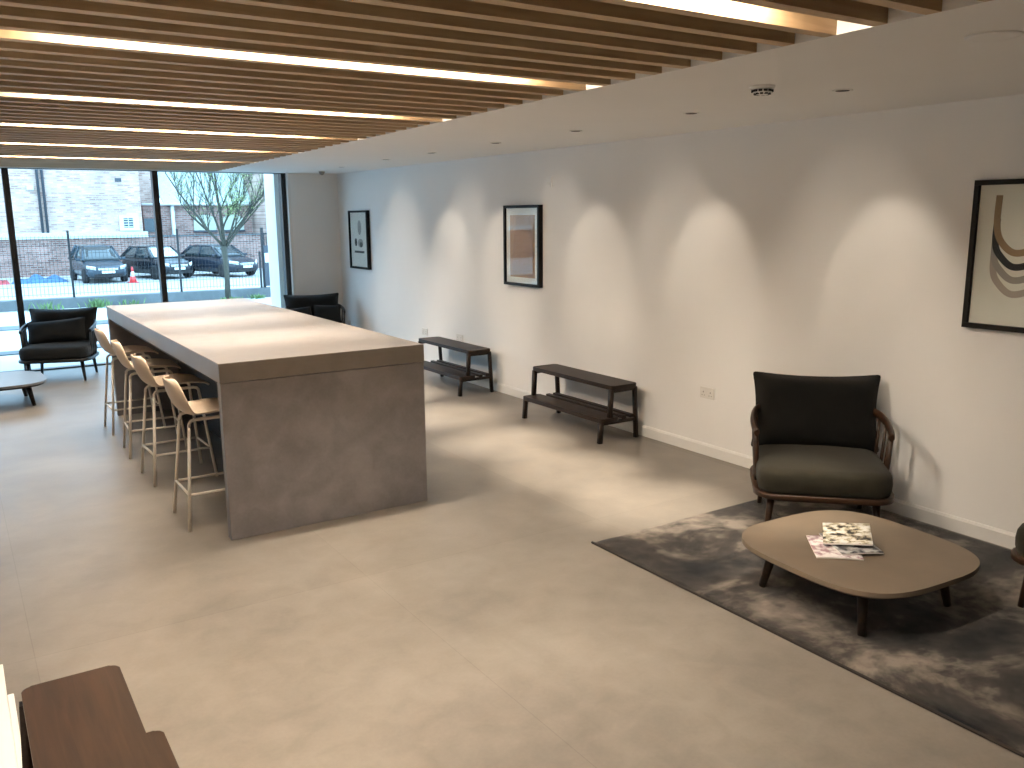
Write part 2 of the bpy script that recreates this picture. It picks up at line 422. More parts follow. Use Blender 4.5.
b.box(0.012, 0.034, YB, 3.52, 0, 0.10, bev=0.004)
struct(b.build('baseboard_left', M['trimwhite']))

# window wall: four bays of full-height glazing, dark mullions
mull = [XL, -0.98, 0.70, 2.375, 4.06]
for i in range(4):
    x0, x1 = mull[i], mull[i + 1]
    f = MB()
    w0 = 0.035
    f.box(x0 - (0.0 if i else 0), x0 + w0, YW, YW + 0.12, 0, HC, bev=0.003)
    f.box(x1 - w0, x1 + (0.03 if i == 3 else 0), YW, YW + 0.12, 0, HC, bev=0.003)
    f.box(x0 + w0, x1 - w0, YW, YW + 0.12, 0, 0.018)
    f.box(x0 + w0, x1 - w0, YW, YW + 0.12, HC - 0.008, HC)
    wf = struct(f.build('window_%d' % (i + 1), M['winframe']))
    MB().box(x0 + w0, x1 - w0, YW + 0.055, YW + 0.063, 0.018, HC - 0.008).build('pane', M['glass'], wf)
struct(MB().box(4.09, 4.13, YW - 0.07, YW + 0.3, 0, HC).build('trim_1', M['trimwhite']))
struct(MB().box(4.02, 4.3, YW + 0.30, YW + 0.75, 0, HC + 0.3).build('trim_2', M['trimwhite']))

# ================================================================== SLAT CEILING AND LINEAR LIGHTS
led_y = [1.96, 3.455, 5.07, 6.635, 8.25, 9.93]
ends = [led_y[0] - 1.5 * 2] + [led_y[0] - 1.5] + led_y + [12.02]
sl = thing('slat_ceiling', 'timber slatted ceiling of parallel battens over the long table', 'ceiling slats', (0, 0, HC))
slat_ys = []
for a, bb in zip(led_y, led_y[1:]):
    p = (bb - a - 0.202) / 7.0
    slat_ys += [a + 0.101 + p * k for k in range(8)]
slat_ys += [led_y[-1] + 0.101 + 0.205 * k for k in range(12) if led_y[-1] + 0.101 + 0.205 * k < YS1 - 0.03]
slat_ys += [led_y[0] - 0.101 - 0.19 * k for k in range(8)]
for y in sorted(slat_ys):
    MB().box(XL, edge_x(y) - 0.001, y - 0.026, y + 0.026, 0.0, 0.19).build('slat', M['slat'], sl)
words = ['cut off by the top of the photo, nearest the camera', 'second from the camera', 'third from the camera', 'fourth from the camera', 'fifth from the camera', 'farthest, closest to the windows']
for k, y in enumerate(led_y):
    t = thing('linear_light', 'linear light between ceiling slats, ' + words[k], 'ceiling light', (0, y, HC), 0, 'linear lights in the slat ceiling')
    xa, xb = (0.42, edge_x(y) - 0.42)
    MB().box(xa, xb, -0.034, 0.034, 0.118, 0.128).build('diffuser', M['led'], t)
    MB().box(xa - 0.01, xb + 0.01, -0.045, 0.045, 0.128, 0.18).build('housing', M['trimwhite'], t)

# ================================================================== DOWNLIGHTS IN THE BULKHEAD
def spot(name, loc, aim, power, half, blend, parent, radius=0.03):
    ld = bpy.data.lights.new(name, 'SPOT'); ld.energy = power; ld.color = SPOT_COLOR
    ld.spot_size = 2 * half; ld.spot_blend = blend; ld.shadow_soft_size = radius
    o = bpy.data.objects.new(name, ld); COL.objects.link(o)
    o.location = loc
    o.rotation_euler = (Vector(aim) - Vector(loc)).to_track_quat('-Z', 'Y').to_euler()
    return o
dl = [(3.86, 2.89, 3.20, 'large plain stretch of ceiling nearest the camera'), (3.90, 3.99, 4.67, ''), (3.96, 5.23, 6.04, ''), (4.00, 6.40, 7.55, ''), (4.06, 7.67, 8.72, ''), (4.08, 8.75, None, ''), (4.20, 10.29, None, '')]
dnames = ['nearest the camera, beside the smoke detector', 'second from the camera', 'third from the camera', 'fourth from the camera', 'third from the window wall', 'second from the window wall', 'closest to the window wall']
base = None
for k, (x, y, ys, _) in enumerate(dl):
    lab = 'small recessed downlight in the plaster ceiling, ' + dnames[k]
    if base is None:
        base = thing('downlight', lab, 'downlight', (x, y, HC), 0, 'recessed downlights along the right wall')
        R = [(0.050, 0.0), (0.050, -0.004), (0.042, -0.005), (0.036, -0.002)]
        MB().lathe(R, 20).build('bezel', M['trimwhite'], base)
        MB().lathe([(0.034, -0.0030), (0.034, -0.0042), (0.02, -0.0046)], 16).build('lens', M['ink'], base)
    else:
        dup(base, lab, (x, y, HC), 0)
    if ys is not None:
        # adjustable head washing the wall: beam axis 41 degrees off vertical
        lx = 3.92
        spot('downlight_lamp', (lx, ys - 0.02, HC - 0.02), (XR, ys, HC - 0.02 - (XR - lx) / math.tan(math.radians(41))), WASH_POWER, math.radians(23), 0.6, None)
pools = [(3.72, 2.95), (3.66, 3.99), (3.70, 4.93), (3.75, 5.88), (3.80, 7.0), (3.85, 8.3)]  # spots added to light these floor pools, set apart from the downlight fixtures
for k, (x, y) in enumerate(pools):
    spot('added_pool_spot', (x + 0.12, y + 0.05, HC - 0.02), (x, y, 0), POOL_POWER * (0.55 if k == 0 else 1), math.radians(16.5), 1.0, None, 0.03)

# lamps added between the slats, no fixture: narrow beams make bands on the tabletop
for y in (5.80, 7.12, 8.44):
    ld = bpy.data.lights.new('added_band_lamp', 'AREA'); ld.shape = 'RECTANGLE'; ld.size = 1.5; ld.size_y = 0.04
    ld.energy = TABLE_POWER; ld.color = LED_COLOR; ld.spread = math.radians(50)
    o = bpy.data.objects.new('added_band_lamp', ld); COL.objects.link(o)
    ys_ = sorted(slat_ys); g_ = min([(p + q) / 2 for p, q in zip(ys_, ys_[1:])], key=lambda v: abs(v - y))
    o.location = (1.86, g_, HC + 0.015)

# ceiling details
t = thing('smoke_detector', 'round white smoke detector with dark slots on the plaster ceiling', 'smoke detector', (3.40, 3.0, HC))
MB().lathe([(0.06, 0.0), (0.06, -0.010), (0.05, -0.016), (0.045, -0.016)], 24).build('base', M['trimwhite'], t)
MB().lathe([(0.043, -0.016), (0.046, -0.03), (0.025, -0.04), (0.0, -0.042)], 24).build('cap', M['trimwhite'], t)
g = MB()
for k in range(12):
    a = 2 * PI * k / 12
    m = Matrix.Rotation(a, 4, 'Z')
    g.box(0.042, 0.052, -0.008, 0.008, -0.028, -0.018, mtx=m)
for k in range(10):
    g.box(0.030, 0.040, -0.007, 0.007, -0.0395, -0.030, mtx=Matrix.Rotation(2 * PI * k / 10, 4, 'Z'))
g.build('slots', M['ink'], t)
t = thing('ceiling_sensor', 'tiny dark sensor hanging from ceiling corner by the window', 'sensor', (4.33, 11.3, HC))
MB().lathe([(0.04, 0), (0.04, -0.02), (0.03, -0.04), (0.012, -0.055)], 16).build('dome', M['socketdark'], t)
MB().lathe([(0.05, 0), (0.05, -0.006), (0.04, -0.008)], 16).build('base', M['trimwhite'], t)
t = thing('ceiling_speaker', 'faint flush round ceiling speaker in plaster at the upper right', 'speaker', (3.16, 1.76, HC))
MB().lathe([(0.085, 0), (0.085, -0.004), (0.07, -0.005)], 28).build('grille', M['ceil'], t)
MB().lathe([(0.092, 0), (0.092, -0.003), (0.085, -0.004)], 28).build('ring', M['trimwhite'], t)

# ================================================================== LONG CONCRETE TABLE
TX0, TX1, TY0, TY1, TZ = 1.215, 2.505, 4.90, 8.88, 1.047
t = thing('bar_table', 'long high concrete-look bar table with solid waterfall ends', 'table', ((TX0 + TX1) / 2, (TY0 + TY1) / 2, 0))
hx, hy = (TX1 - TX0) / 2, (TY1 - TY0) / 2
MB().box(-hx, hx, -hy, hy, 0.934, TZ, bev=0.004).build('tabletop', M['tabletop'], t)
for s in (-1, 1):
    y = s * (hy - 0.035)
    MB().box(-hx + 0.003, hx - 0.003, y - 0.033, y + 0.033, 0, 0.931, bev=0.003).build('end_panel', M['table'], t)
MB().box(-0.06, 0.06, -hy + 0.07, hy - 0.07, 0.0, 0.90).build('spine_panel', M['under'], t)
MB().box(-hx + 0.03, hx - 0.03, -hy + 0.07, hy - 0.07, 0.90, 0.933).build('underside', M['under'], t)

# ================================================================== BAR STOOLS
def shell_pt(u, v):
    # u: 0 front edge .. 1 top of back ; v: across
    P = [(0.215, 0.668), (0.19, 0.684), (0.08, 0.684), (-0.05, 0.676), (-0.13, 0.682), (-0.185, 0.715), (-0.222, 0.785), (-0.245, 0.865), (-0.256, 0.915)]
    s = u * (len(P) - 1); i = min(int(s), len(P) - 2); f = s - i
    a = P[max(i - 1, 0)]; b = P[i]; c = P[i + 1]; d = P[min(i + 2, len(P) - 1)]
    def cm(k): return 0.5 * (2 * b[k] + (c[k] - a[k]) * f + (2 * a[k] - 5 * b[k] + 4 * c[k] - d[k]) * f * f + (3 * b[k] - a[k] - 3 * c[k] + d[k]) * f ** 3)
    x, z = cm(0), cm(1)
    w = 0.195 if u < 0.55 else 0.195 + 0.025 * math.sin((u - 0.55) / 0.45 * PI)
    if u < 0.15: w *= 0.86 + 0.14 * math.sqrt(max(0, 1 - ((0.15 - u) / 0.15) ** 2))
    if u > 0.62: w *= 0.30 + 0.70 * math.sqrt(max(0, 1 - ((u - 0.62) / 0.38) ** 2))
    q = (v - 0.5) * 2
    y = q * w
    e = abs(q) ** 2.5
    wrap = 1.0 / (1.0 + math.exp(-(u - 0.55) * 14))
    z += (0.035 * e) * (1 - wrap) * (0 if u < 0.1 else min(1, (u - 0.1) * 5)) + wrap * 0.0
    x += wrap * 0.055 * e
    return (x, y, z)
def make_stool(label, loc, rz):
    t = thing('bar_stool', label, 'bar stool', loc, rz, 'bar stools along the table')
    m = MB(); m.grid(shell_pt, 32, 16)
    o = m.build('seat_shell', M['shell'], t)
    sd = o.modifiers.new('thick', 'SOLIDIFY'); sd.thickness = 0.012; sd.offset = -1
    ss = o.modifiers.new('smooth', 'SUBSURF'); ss.levels = 1; ss.render_levels = 1
    def leg_pt(sx, sy, z):
        k = (0.658 - z) / 0.658
        return (sx * (0.150 + 0.065 * k), sy * (0.125 + 0.080 * k), z)
    for sy in (-1, 1):
        for sx in (-1, 1):
            MB().tube([leg_pt(sx, sy, 0.0), leg_pt(sx, sy, 0.62)], 0.0105, 10).build('leg', M['tube'], t)
        pts = [leg_pt(-1, sy, 0.615), leg_pt(-1, sy, 0.640), (-0.140, sy * 0.122, 0.654), (-0.118, sy * 0.12, 0.660), (0.118, sy * 0.12, 0.660), (0.140, sy * 0.122, 0.654), leg_pt(1, sy, 0.640), leg_pt(1, sy, 0.615)]
        MB().tube(pts, 0.0105, 10).build('seat_rail', M['tube'], t)
    z = 0.215
    r = MB()
    cs = [leg_pt(-1, -1, z), leg_pt(1, -1, z), leg_pt(1, 1, z), leg_pt(-1, 1, z)]
    for a, b2 in zip(cs, cs[1:] + cs[:1]): r.tube([a, b2], 0.008, 8)
    r.build('footrest', M['tube'], t)
    return t
sy_ = [5.405, 6.465, 7.31, 8.22]
slab = ['beige shell bar stool at the near end of the table', 'beige shell bar stool, second from the near end of the table', 'beige shell bar stool, third from the near end of the table', 'beige shell bar stool at the window end of the table']
st = make_stool(slab[0], (1.265, sy_[0], 0), 0)
for k in (1, 2, 3): dup(st, slab[k], (1.265, sy_[k], 0), (0.03, -0.05, 0.02)[k - 1])

# ================================================================== TWO-TIER STEP BENCHES
def make_bench(label, loc, rz, m, flip=1):
    """length along y (centred), wall side at x=0, lower tier towards -x"""
    t = thing('step_bench', label, 'bench', loc, rz)
    L = 0.585
    MB().prism(round_rect(-0.285, -0.015, -L, L, 0.028), 0.438, 0.474, bev=0.005).build('upper_board', m, t)
    MB().prism(round_rect(-0.395, -0.205, -L, L, 0.028), 0.172, 0.208, bev=0.005).build('lower_board', m, t)
    MB().box(-0.145, -0.105, -L + 0.03, L - 0.03, 0.178, 0.204, bev=0.003).build('lower_slat', m, t)
    MB().box(-0.065, -0.02, -L + 0.03, L - 0.03, 0.178, 0.204, bev=0.003).build('lower_slat', m, t)
    for s in (-1, 1):
        y = s * (L - 0.03)
        MB().tube([(-0.022, y, 0.44), (0.004, y, 0.0)], 0.023, 4, flat=(1.05, 0.95), upv=(1, 1, 0)).build('back_leg', m, t)
        MB().tube([(-0.272, y, 0.44), (-0.286, y, 0.19)], 0.024, 4, upv=(1, 1, 0)).build('middle_leg', m, t)
        MB().tube([(-0.375, y, 0.175), (-0.388, y, 0.0)], 0.024, 4, upv=(1, 1, 0)).build('front_leg', m, t)
        MB().box(-0.38, -0.02, y - 0.012, y + 0.012, 0.150, 0.176).build('cross_rail', m, t)
        MB().box(-0.27, -0.03, y - 0.012, y + 0.012, 0.412, 0.439).build('top_rail', m, t)
    return t
b1 = make_bench('dark wooden two-tier step bench against the right wall under the ochre picture side', (XR - 0.088, 5.945, 0), 0, M['walnut'])
b1['label'] = 'dark wooden two-tier step bench by the right wall, nearer the armchair'
b1['group'] = 'two-tier wooden benches'
dup(b1, 'dark wooden two-tier step bench by the right wall, half hidden by the table', (XR - 0.088, 8.27, 0), 0)
b3 = make_bench('reddish dark wooden two-tier bench cut off at the bottom left corner', (0.030, 2.20, 0), PI, M['walnut_red'])
b3['group'] = 'two-tier wooden benches'

# ================================================================== ARMCHAIRS
def d_outline(w, d, rf, rb, n=8):
    """seat outline, front at -y: rounded front corners rf, rounder back rb"""
    return arc((w - rf, -d + rf), rf, -PI / 2, 0, n) + arc((w - rb, d - rb), rb, 0, PI / 2, n) + arc((-w + rb, d - rb), rb, PI / 2, PI, n) + arc((-w + rf, -d + rf), rf, PI, 1.5 * PI, n)
def pillow(w, h, t, nu=18, nv=14, ear=0.05, seed=0):
    """cushion in the xz plane, bottom at z=0, pinched edges with corner ears"""
    rnd = random.Random(seed); m = MB()
    ph = [rnd.uniform(0, 6) for _ in range(4)]
    def pt(u, v, s):
        a = 2 * u - 1; b = 2 * v - 1
        x = a * w * (1 - ear * (1 - b * b) * abs(a)); z = h * 0.5 + b * h * 0.5 * (1 - ear * 1.4 * (1 - a * a) * abs(b))
        th = t * (max(0, 1 - a ** 4) ** 0.6) * (max(0, 1 - b ** 4) ** 0.6)
        th *= 1 + 0.06 * math.sin(5 * a + ph[0]) * math.cos(4 * b + ph[1]) + 0.05 * math.sin(9 * a * b + ph[2])
        return (x, s * th, z)
    m.grid(lambda u, v: pt(u, v, -1), nu, nv); m.grid(lambda u, v: pt(u, v, 1), nu, nv, flip=True)
    return m
def make_chair(label, loc, rz, seat_m, back_m, wood_m, back_h=0.485):
    t = thing('armchair', label, 'armchair', loc, rz, 'spindle-back lounge armchairs')
    W, D = 0.385, 0.375
    tray = MB()
    o = d_outline(W, D, 0.13, 0.24)
    tray.prism(o, 0.235, 0.268, bev=0.010)
    tray.build('seat_frame', wood_m, t)
    # bent rail: from one arm end round the back to the other
    half = [(0.372, -0.13, 0.565), (0.383, -0.05, 0.585), (0.383, 0.08, 0.61), (0.345, 0.24, 0.635), (0.21, 0.365, 0.655), (0.0, 0.395, 0.66)]
    pts = half + [(-x, y, z) for x, y, z in half[-2::-1]]
    path = catmull(pts, 6)
    n = len(path)
    rad = [0.022 * (0.85 if i in (0, n - 1) else 1) for i in range(n)]
    MB().tube(path, rad, 10, flat=(1.15, 0.8), upv=(0, 0, 1)).build('arm_rail', wood_m, t)
    # spindles from the tray to the rail
    for f in (0.045, 0.13, 0.20, 0.27, 0.34, 0.41, 0.5, 0.59, 0.66, 0.73, 0.80, 0.87, 0.955):
        p = path[int(f * (n - 1))]
        bx = max(-W + 0.025, min(W - 0.025, p.x * 0.95)); by = min(D - 0.025, p.y * 0.93)
        if abs(bx) > W - 0.15 and by > D - 0.15: k = 0.93; bx *= k; by *= k
        rr = 0.016 if f in (0.045, 0.955) else 0.010
        MB().tube([(bx, by, 0.26), (0.5 * (bx + p.x), 0.5 * (by + p.y), 0.5 * (0.26 + p.z)), (p.x, p.y, p.z)], [rr * 0.8, rr, rr * 0.85], 8).build('arm_post' if rr > 0.012 else 'spindle', wood_m, t)
    for sx in (-1, 1):
        for sy in (-1, 1):
            x, y = sx * 0.285, sy * 0.265
            MB().tube([(x, y, 0.24), (x * 1.08, y * 1.08, 0.0)], [0.024, 0.014], 12).build('leg', wood_m, t)
    sc = MB()
    rings = []
    for k, (s, z) in enumerate([(0.90, 0.264), (0.97, 0.272), (0.99, 0.30), (0.995, 0.34), (0.985, 0.375), (0.955, 0.398), (0.86, 0.412), (0.5, 0.424), (0.1, 0.428)]):
        rings.append([(x * s, y * s - 0.01, z) for x, y in d_outline(W - 0.015, D - 0.01, 0.12, 0.22, 6)])
    sc.rings(rings)
    cu = sc.build('seat_cushion', seat_m, t)
    bk = pillow(0.385, back_h, 0.125, ear=0.07, seed=1)
    bk.xform(Matrix.Translation((0, 0.215, 0.385)) @ Matrix.Rotation(math.radians(-13), 4, 'X'))
    bk.build('back_cushion', back_m, t, subsurf=1)
    return t
A = math.radians
# rotation: local -y is the chair's front
ch = make_chair('dark olive spindle armchair on the rug behind the low table', (4.258, 3.195, 0.014), A(-45), M['fabric_seat'], M['fabric'], M['chairwood'])
c2 = dup(ch, 'dark armchair cut off by the right edge of the photo', (4.345, 1.56, 0.014), A(-95))
c3 = make_chair('black spindle armchair by the window left of the table', (1.02, 11.39, 0), A(-20), M['fabric_blue'], M['fabric_blue'], M['black'], 0.43)
c4 = dup(c3, 'black armchair in the far corner, mostly hidden behind the table', (4.16, 11.35, 0), A(-12))
def cushion(label, loc, rz, w, h, th, lean, roll, m, seed):
    p = pillow(w, h, th, 14, 10, seed=seed)
    p.xform(Matrix.Rotation(roll, 4, 'Y') @ Matrix.Rotation(lean, 4, 'X'))
    o = p.build('cushion', m, subsurf=1); o.location = loc; o.rotation_euler = (0, 0, rz)
    tag(o, label, 'cushion', 'loose cushions'); return o
def at(chair, p):
    q = Matrix.Rotation(chair.rotation_euler.z, 3, 'Z') @ Vector(p); return tuple(q + Vector(chair.location))
cushion('black cushion leaning on the armchair by the window, left of the table', at(c3, (-0.02, -0.015, 0.418)), A(-22), 0.33, 0.29, 0.075, A(-24), A(-5), M['fabric_blue'], 4)
cushion('dark cushion on the far corner armchair, right of its pair', at(c4, (0.16, 0.0, 0.418)), A(-14), 0.19, 0.26, 0.07, A(-22), A(3), M['fabric_blue'], 5)
cushion('dark cushion on the far corner armchair, left of its pair', at(c4, (-0.19, 0.0, 0.418)), A(-8), 0.17, 0.24, 0.07, A(-22), A(-4), M['fabric_blue'], 6)

# ================================================================== COFFEE TABLES
def squircle(a, b, p, n=64):
    out = []
    for k in range(n):
        th = 2 * PI * k / n; cx, s = math.cos(th), math.sin(th)
        out.append((a * math.copysign(abs(cx) ** (2 / p), cx), b * math.copysign(abs(s) ** (2 / p), s)))
    return out
def make_coffee(label, loc, rz, top_m):
    t = thing('coffee_table', label, 'coffee table', loc, rz, 'low rounded-square tables')
    o = squircle(0.455, 0.475, 3.3)
    MB().prism(o, 0.228, 0.252, bev=0.006).build('tabletop', [top_m], t)
    e = MB(); R = []
    for s, z in [(0.80, 0.205), (0.93, 0.208), (0.985, 0.222), (0.995, 0.229)]: R.append([(x * s, y * s, z) for x, y in o])
    e.rings(R); e.build('edge_band', M['cedge'], t)
    for sx in (-1, 1):
        for sy in (-1, 1):
            MB().tube([(sx * 0.265, sy * 0.265, 0.21), (sx * 0.30, sy * 0.30, 0.0)], [0.028, 0.017], 12).build('leg', M['cedge'], t)
    return t
ct = make_coffee('low taupe rounded-square table on the rug with magazines', (3.535, 2.41, 0.014), A(-4), M['ctop'])
M['ctop2'] = plain('coffee_top_blue_grey', (0.16, 0.17, 0.18), 0.35, var=0.06)
ct2 = make_coffee('low dark rounded-square table cut off at left, by the windows', (0.275, 10.09, 0), A(3), M['ctop2'])

# magazines
def magazine(label, loc, rz, w, h, th, cover, open_=False, tilt=0):
    t = thing('magazine', label, 'magazine', loc, rz, 'magazines on the low table')
    m = MB()
    def pg(u, v):
        return (-w / 2 + w * u, -h / 2 + h * v, 0)
    nb = 10
    R = []
    for i in range(nb + 1):
        u = i / nb; lift = 0.006 * math.sin(u * PI) * (1 if open_ else 0.5) + (0.02 * u * u if open_ else 0)
        R.append([(-w / 2 + w * u, -h / 2, lift), (-w / 2 + w * u, h / 2, lift), (-w / 2 + w * u, h / 2, lift + th), (-w / 2 + w * u, -h / 2, lift + th)])
    m.rings(R, smooth=False)
    m.build('pages', M['paper'], t)
    cvr = MB()
    def cp(u, v):
        lift = 0.006 * math.sin(u * PI) * (1 if open_ else 0.5) + (0.02 * u * u if open_ else 0)
        return (-w / 2 - 0.001 + (w + 0.002) * u, -h / 2 - 0.001 + (h + 0.002) * v, lift + th + 0.0006)
    cvr.grid(cp, 10, 4)
    o = cvr.build('cover', cover, t); s = o.modifiers.new('thick', 'SOLIDIFY'); s.thickness = 0.0006
    return t
ZT = 0.014 + 0.2525
magazine('pale magazine at the bottom of the pile on the low table', (3.43, 2.455, ZT), A(-42), 0.21, 0.28, 0.006, M['mag2'])
magazine('white-edged magazine in the middle of the pile on the low table', (3.52, 2.43, ZT + 0.0105), A(-30), 0.20, 0.27, 0.006, M['mag3'])
magazine('black and white magazine on top of the pile on the low table', (3.565, 2.485, ZT + 0.021), A(-52), 0.22, 0.29, 0.008, M['mag1'], True)

# ================================================================== RUG
RX0, RX1, RY0, RY1 = 2.93, 4.79, 0.3, 3.69
r = MB()
nx, ny = 60, 110
rnd = random.Random(3)
H = [[0.0095 + rnd.uniform(0, 0.003) for _ in range(ny + 1)] for _ in range(nx + 1)]
def rp(u, v):
    i, j = int(round(u * nx)), int(round(v * ny))
    z = H[i][j] if 0 < i < nx and 0 < j < ny else 0.002
    return (RX0 + (RX1 - RX0) * u, RY0 + (RY1 - RY0) * v, z)
r.grid(rp, nx, ny)
rug = r.build('rug', M['rug'])
rs = rug.modifiers.new('thick', 'SOLIDIFY'); rs.thickness = 0.002
rug.name = 'pile'
rt_ = thing('rug', 'large mottled dark grey rug with a dark bound edge under low table', 'rug', ((RX0 + RX1) / 2, (RY0 + RY1) / 2, 0))
rug.parent = rt_; rug.matrix_parent_inverse = Matrix.Translation(-Vector(rt_.location))
e = MB()
e.tube([(RX0, RY0, 0.006), (RX0, RY1, 0.006)], 0.007, 8)
eo = e.build('bound_edge', M['rugedge']); eo.parent = rt_; eo.matrix_parent_inverse = Matrix.Translation(-Vector(rt_.location))

# ================================================================== PICTURES ON THE RIGHT WALL (local: x = along -y of room, y = depth from wall, z up)
def picture(name_label, y0, y1, z0, z1, art, cat='picture', depth=0.05, bar=0.028):
    """art(mb_dict) adds flat art shapes; coords: a in 0..w left to right as seen, b in 0..h"""
    w, h = y1 - y0, z1 - z0
    t = thing('framed_picture', name_label, cat, (XR, (y0 + y1) / 2, z0), 0, 'framed pictures on the right wall')
    f = MB()
    d = depth
    f.box(-d, 0, -w / 2, w / 2, 0, bar, bev=0.002); f.box(-d, 0, -w / 2, w / 2, h - bar, h, bev=0.002)
    f.box(-d, 0, -w / 2, -w / 2 + bar, bar, h - bar, bev=0.002); f.box(-d, 0, w / 2 - bar, w / 2, bar, h - bar, bev=0.002)
    f.build('frame', M['frameblk'], t)
    MB().box(-d + 0.022, -0.003, -w / 2 + bar, w / 2 - bar, bar, h - bar).build('mount', M['mount'], t)
    MB().box(-d + 0.010, -d + 0.013, -w / 2 + bar, w / 2 - bar, bar, h - bar).build('glazing', M['picglass'], t)
    art(t, w, h, -d + 0.0215)
    return t
def P2(w, x, a, b): return (x, w / 2 - a, b)
def flat_poly(t, name, m, w, x, pts):
    MB().poly([P2(w, x, a, b) for a, b in pts]).build(name, m, t)
def ribbon(t, name, m, w, x, pts, wid, parent=None):
    pts = [Vector((a, b, 0)) for a, b in catmull2(pts)]
    g = MB(); L, Rr = [], []
    for i, p in enumerate(pts):
        q = (pts[min(i + 1, len(pts) - 1)] - pts[max(i - 1, 0)]).normalized(); n = Vector((-q.y, q.x, 0)) * wid / 2
        L.append(g.bm.verts.new(P2(w, x, (p + n).x, (p + n).y))); Rr.append(g.bm.verts.new(P2(w, x, (p - n).x, (p - n).y)))
    for i in range(len(pts) - 1): g._face([L[i], L[i + 1], Rr[i + 1], Rr[i]], 0, False)
    g.build(name, m, t)
def catmull2(P): return [(v.x, v.y) for v in catmull([(a, b, 0) for a, b in P], 10)]
def art_ochre(t, w, h, x):
    flat_poly(t, 'print', M['ochre'], w, x, [(0.095, 0.085), (w - 0.095, 0.085), (w - 0.095, h - 0.095), (0.095, h - 0.095)])
    pts = [(0.135, 0.10), (0.50, 0.10), (0.52, 0.30), (0.50, 0.45), (0.47, 0.55), (0.46, h - 0.11), (0.20, h - 0.11), (0.20, 0.56), (0.16, 0.46), (0.135, 0.3)]
    flat_poly(t, 'print_figure', M['ochre2'], w, x - 0.0006, pts)
def art_blobs(t, w, h, x):
    flat_poly(t, 'print', M['paper'], w, x, [(0.04, 0.04), (w - 0.04, 0.04), (w - 0.04, h - 0.04), (0.04, h - 0.04)])
    k = 0
    for (ca, cb, ra, rb, m) in [(0.20, 0.36, 0.045, 0.055, 'ink'), (0.36, 0.35, 0.09, 0.06, 'greyink'), (0.34, 0.56, 0.06, 0.10, 'greyink'), (0.38, 0.33, 0.05, 0.035, 'ink')]:
        k += 1
        flat_poly(t, 'print_figure', M[m], w, x - 0.0005 * k, [(ca + ra * math.cos(2 * PI * i / 20), cb + rb * math.sin(2 * PI * i / 20)) for i in range(20)])
    flat_poly(t, 'print_figure', M['ink'], w, x - 0.003, [(0.15, 0.215), (0.48, 0.215), (0.48, 0.245), (0.15, 0.245)])
def art_loops(t, w, h, x):
    def loop(z0, zb, m, off, dx=0.0, a0=0.135):
        s = [(a0, z0), (a0 + 0.0, (z0 + zb) / 2), (a0 + 0.03, zb + 0.06), (a0 + 0.11, zb), (a0 + 0.22, zb + 0.035), (a0 + 0.31, zb + 0.13), (a0 + 0.34, zb + 0.24)]
        ribbon(t, 'painted_loop', m, w, x - off, s, 0.036)
    loop(0.46, 0.20, M['pinkink'], 0.0005)
    loop(0.52, 0.275, M['greyink'], 0.0010)
    loop(0.60, 0.345, M['ink'], 0.0015)
    loop(0.725, 0.42, M['tan'], 0.0020)
picture('framed picture nearest the camera with looping brown and black strokes', 2.05, 2.69, 1.212, 2.02, art_loops)
picture('framed ochre print with pale border in the middle of the wall', 6.88, 7.51, 1.16, 1.95, art_ochre)
picture('small-looking framed print nearest the window, grey and black shapes', 10.92, 11.55, 1.145, 1.935, art_blobs)

# ================================================================== SOCKETS AND WALL PLATES
def socket(label, y, z, w=0.146, double=True):
    t = thing('wall_socket', label, 'wall socket', (XR, y, z), 0, 'white wall sockets')
    MB().box(-0.009, 0, -w / 2, w / 2, -0.043, 0.043, bev=0.003).build('faceplate', M['socket'], t)
    for s in ((-1, 1) if double else (0,)):
        g = MB()
        cy = s * w / 4
        g.box(-0.0098, -0.0088, cy - 0.004, cy + 0.004, 0.000, 0.012); g.box(-0.0098, -0.0088, cy - 0.016, cy - 0.008, -0.022, -0.016); g.box(-0.0098, -0.0088, cy + 0.008, cy + 0.016, -0.022, -0.016)
        g.build('slots', M['socketdark'], t)
        MB().box(-0.012, -0.0088, cy - 0.006 + s * 0.02, cy + 0.006 + s * 0.02, 0.008, 0.028, bev=0.001).build('switch', M['socket'], t)
    return t
socket('white double wall socket between the armchair and the nearer bench', 4.665, 0.492)
socket('white double wall socket just above the farther bench', 8.53, 0.483)
socket('white wall socket plate left of the farther bench, over table corner', 9.39, 0.462)
socket('low white wall socket in the far corner beside the hidden armchair', 11.78, 0.33, 0.09, False)
t = thing('wall_sensor', 'small white square sensor box high on the right wall', 'sensor', (XR, 6.775, 2.155))
MB().box(-0.010, 0, -0.045, 0.045, -0.045, 0.045, bev=0.003).build('housing', M['paint'], t)
MB().box(-0.0125, -0.0098, -0.025, 0.025, -0.03, 0.0, bev=0.002).build('lens', M['trimwhite'], t)

# ================================================================== OUTDOORS
K = 1.13            # everything behind the fence is pushed back along the sight lines
def far(x, y, z): return (x * K, y * K, EYE + K * (z - EYE))
ZP = EYE + K * (-0.55 - EYE)     # car park level
struct(MB().box(-30, 40, YW + 0.22, 20.7, -0.3, -0.015).build('ground', M['pave']))
struct(MB().box(-40, 60, 20.7, 75, ZP - 0.3, ZP).build('ground_car_park', M['tarmac']))
struct(MB().box(-30, 6.75, 13.85, 14.2, -0.02, 0.0).build('trim_3', M['kerb']))
struct(MB().box(-30, 6.0, 17.0, 17.6, -0.02, 0.0).build('trim_4', M['kerb']))
kw = MB().box(-30, 6.62, 20.55, 20.85, -0.1, 0.20, bev=0.01).build('kerb_wall', M['kerb'])
tag(kw, 'low grey concrete wall along the pavement carrying the fence', 'low wall')

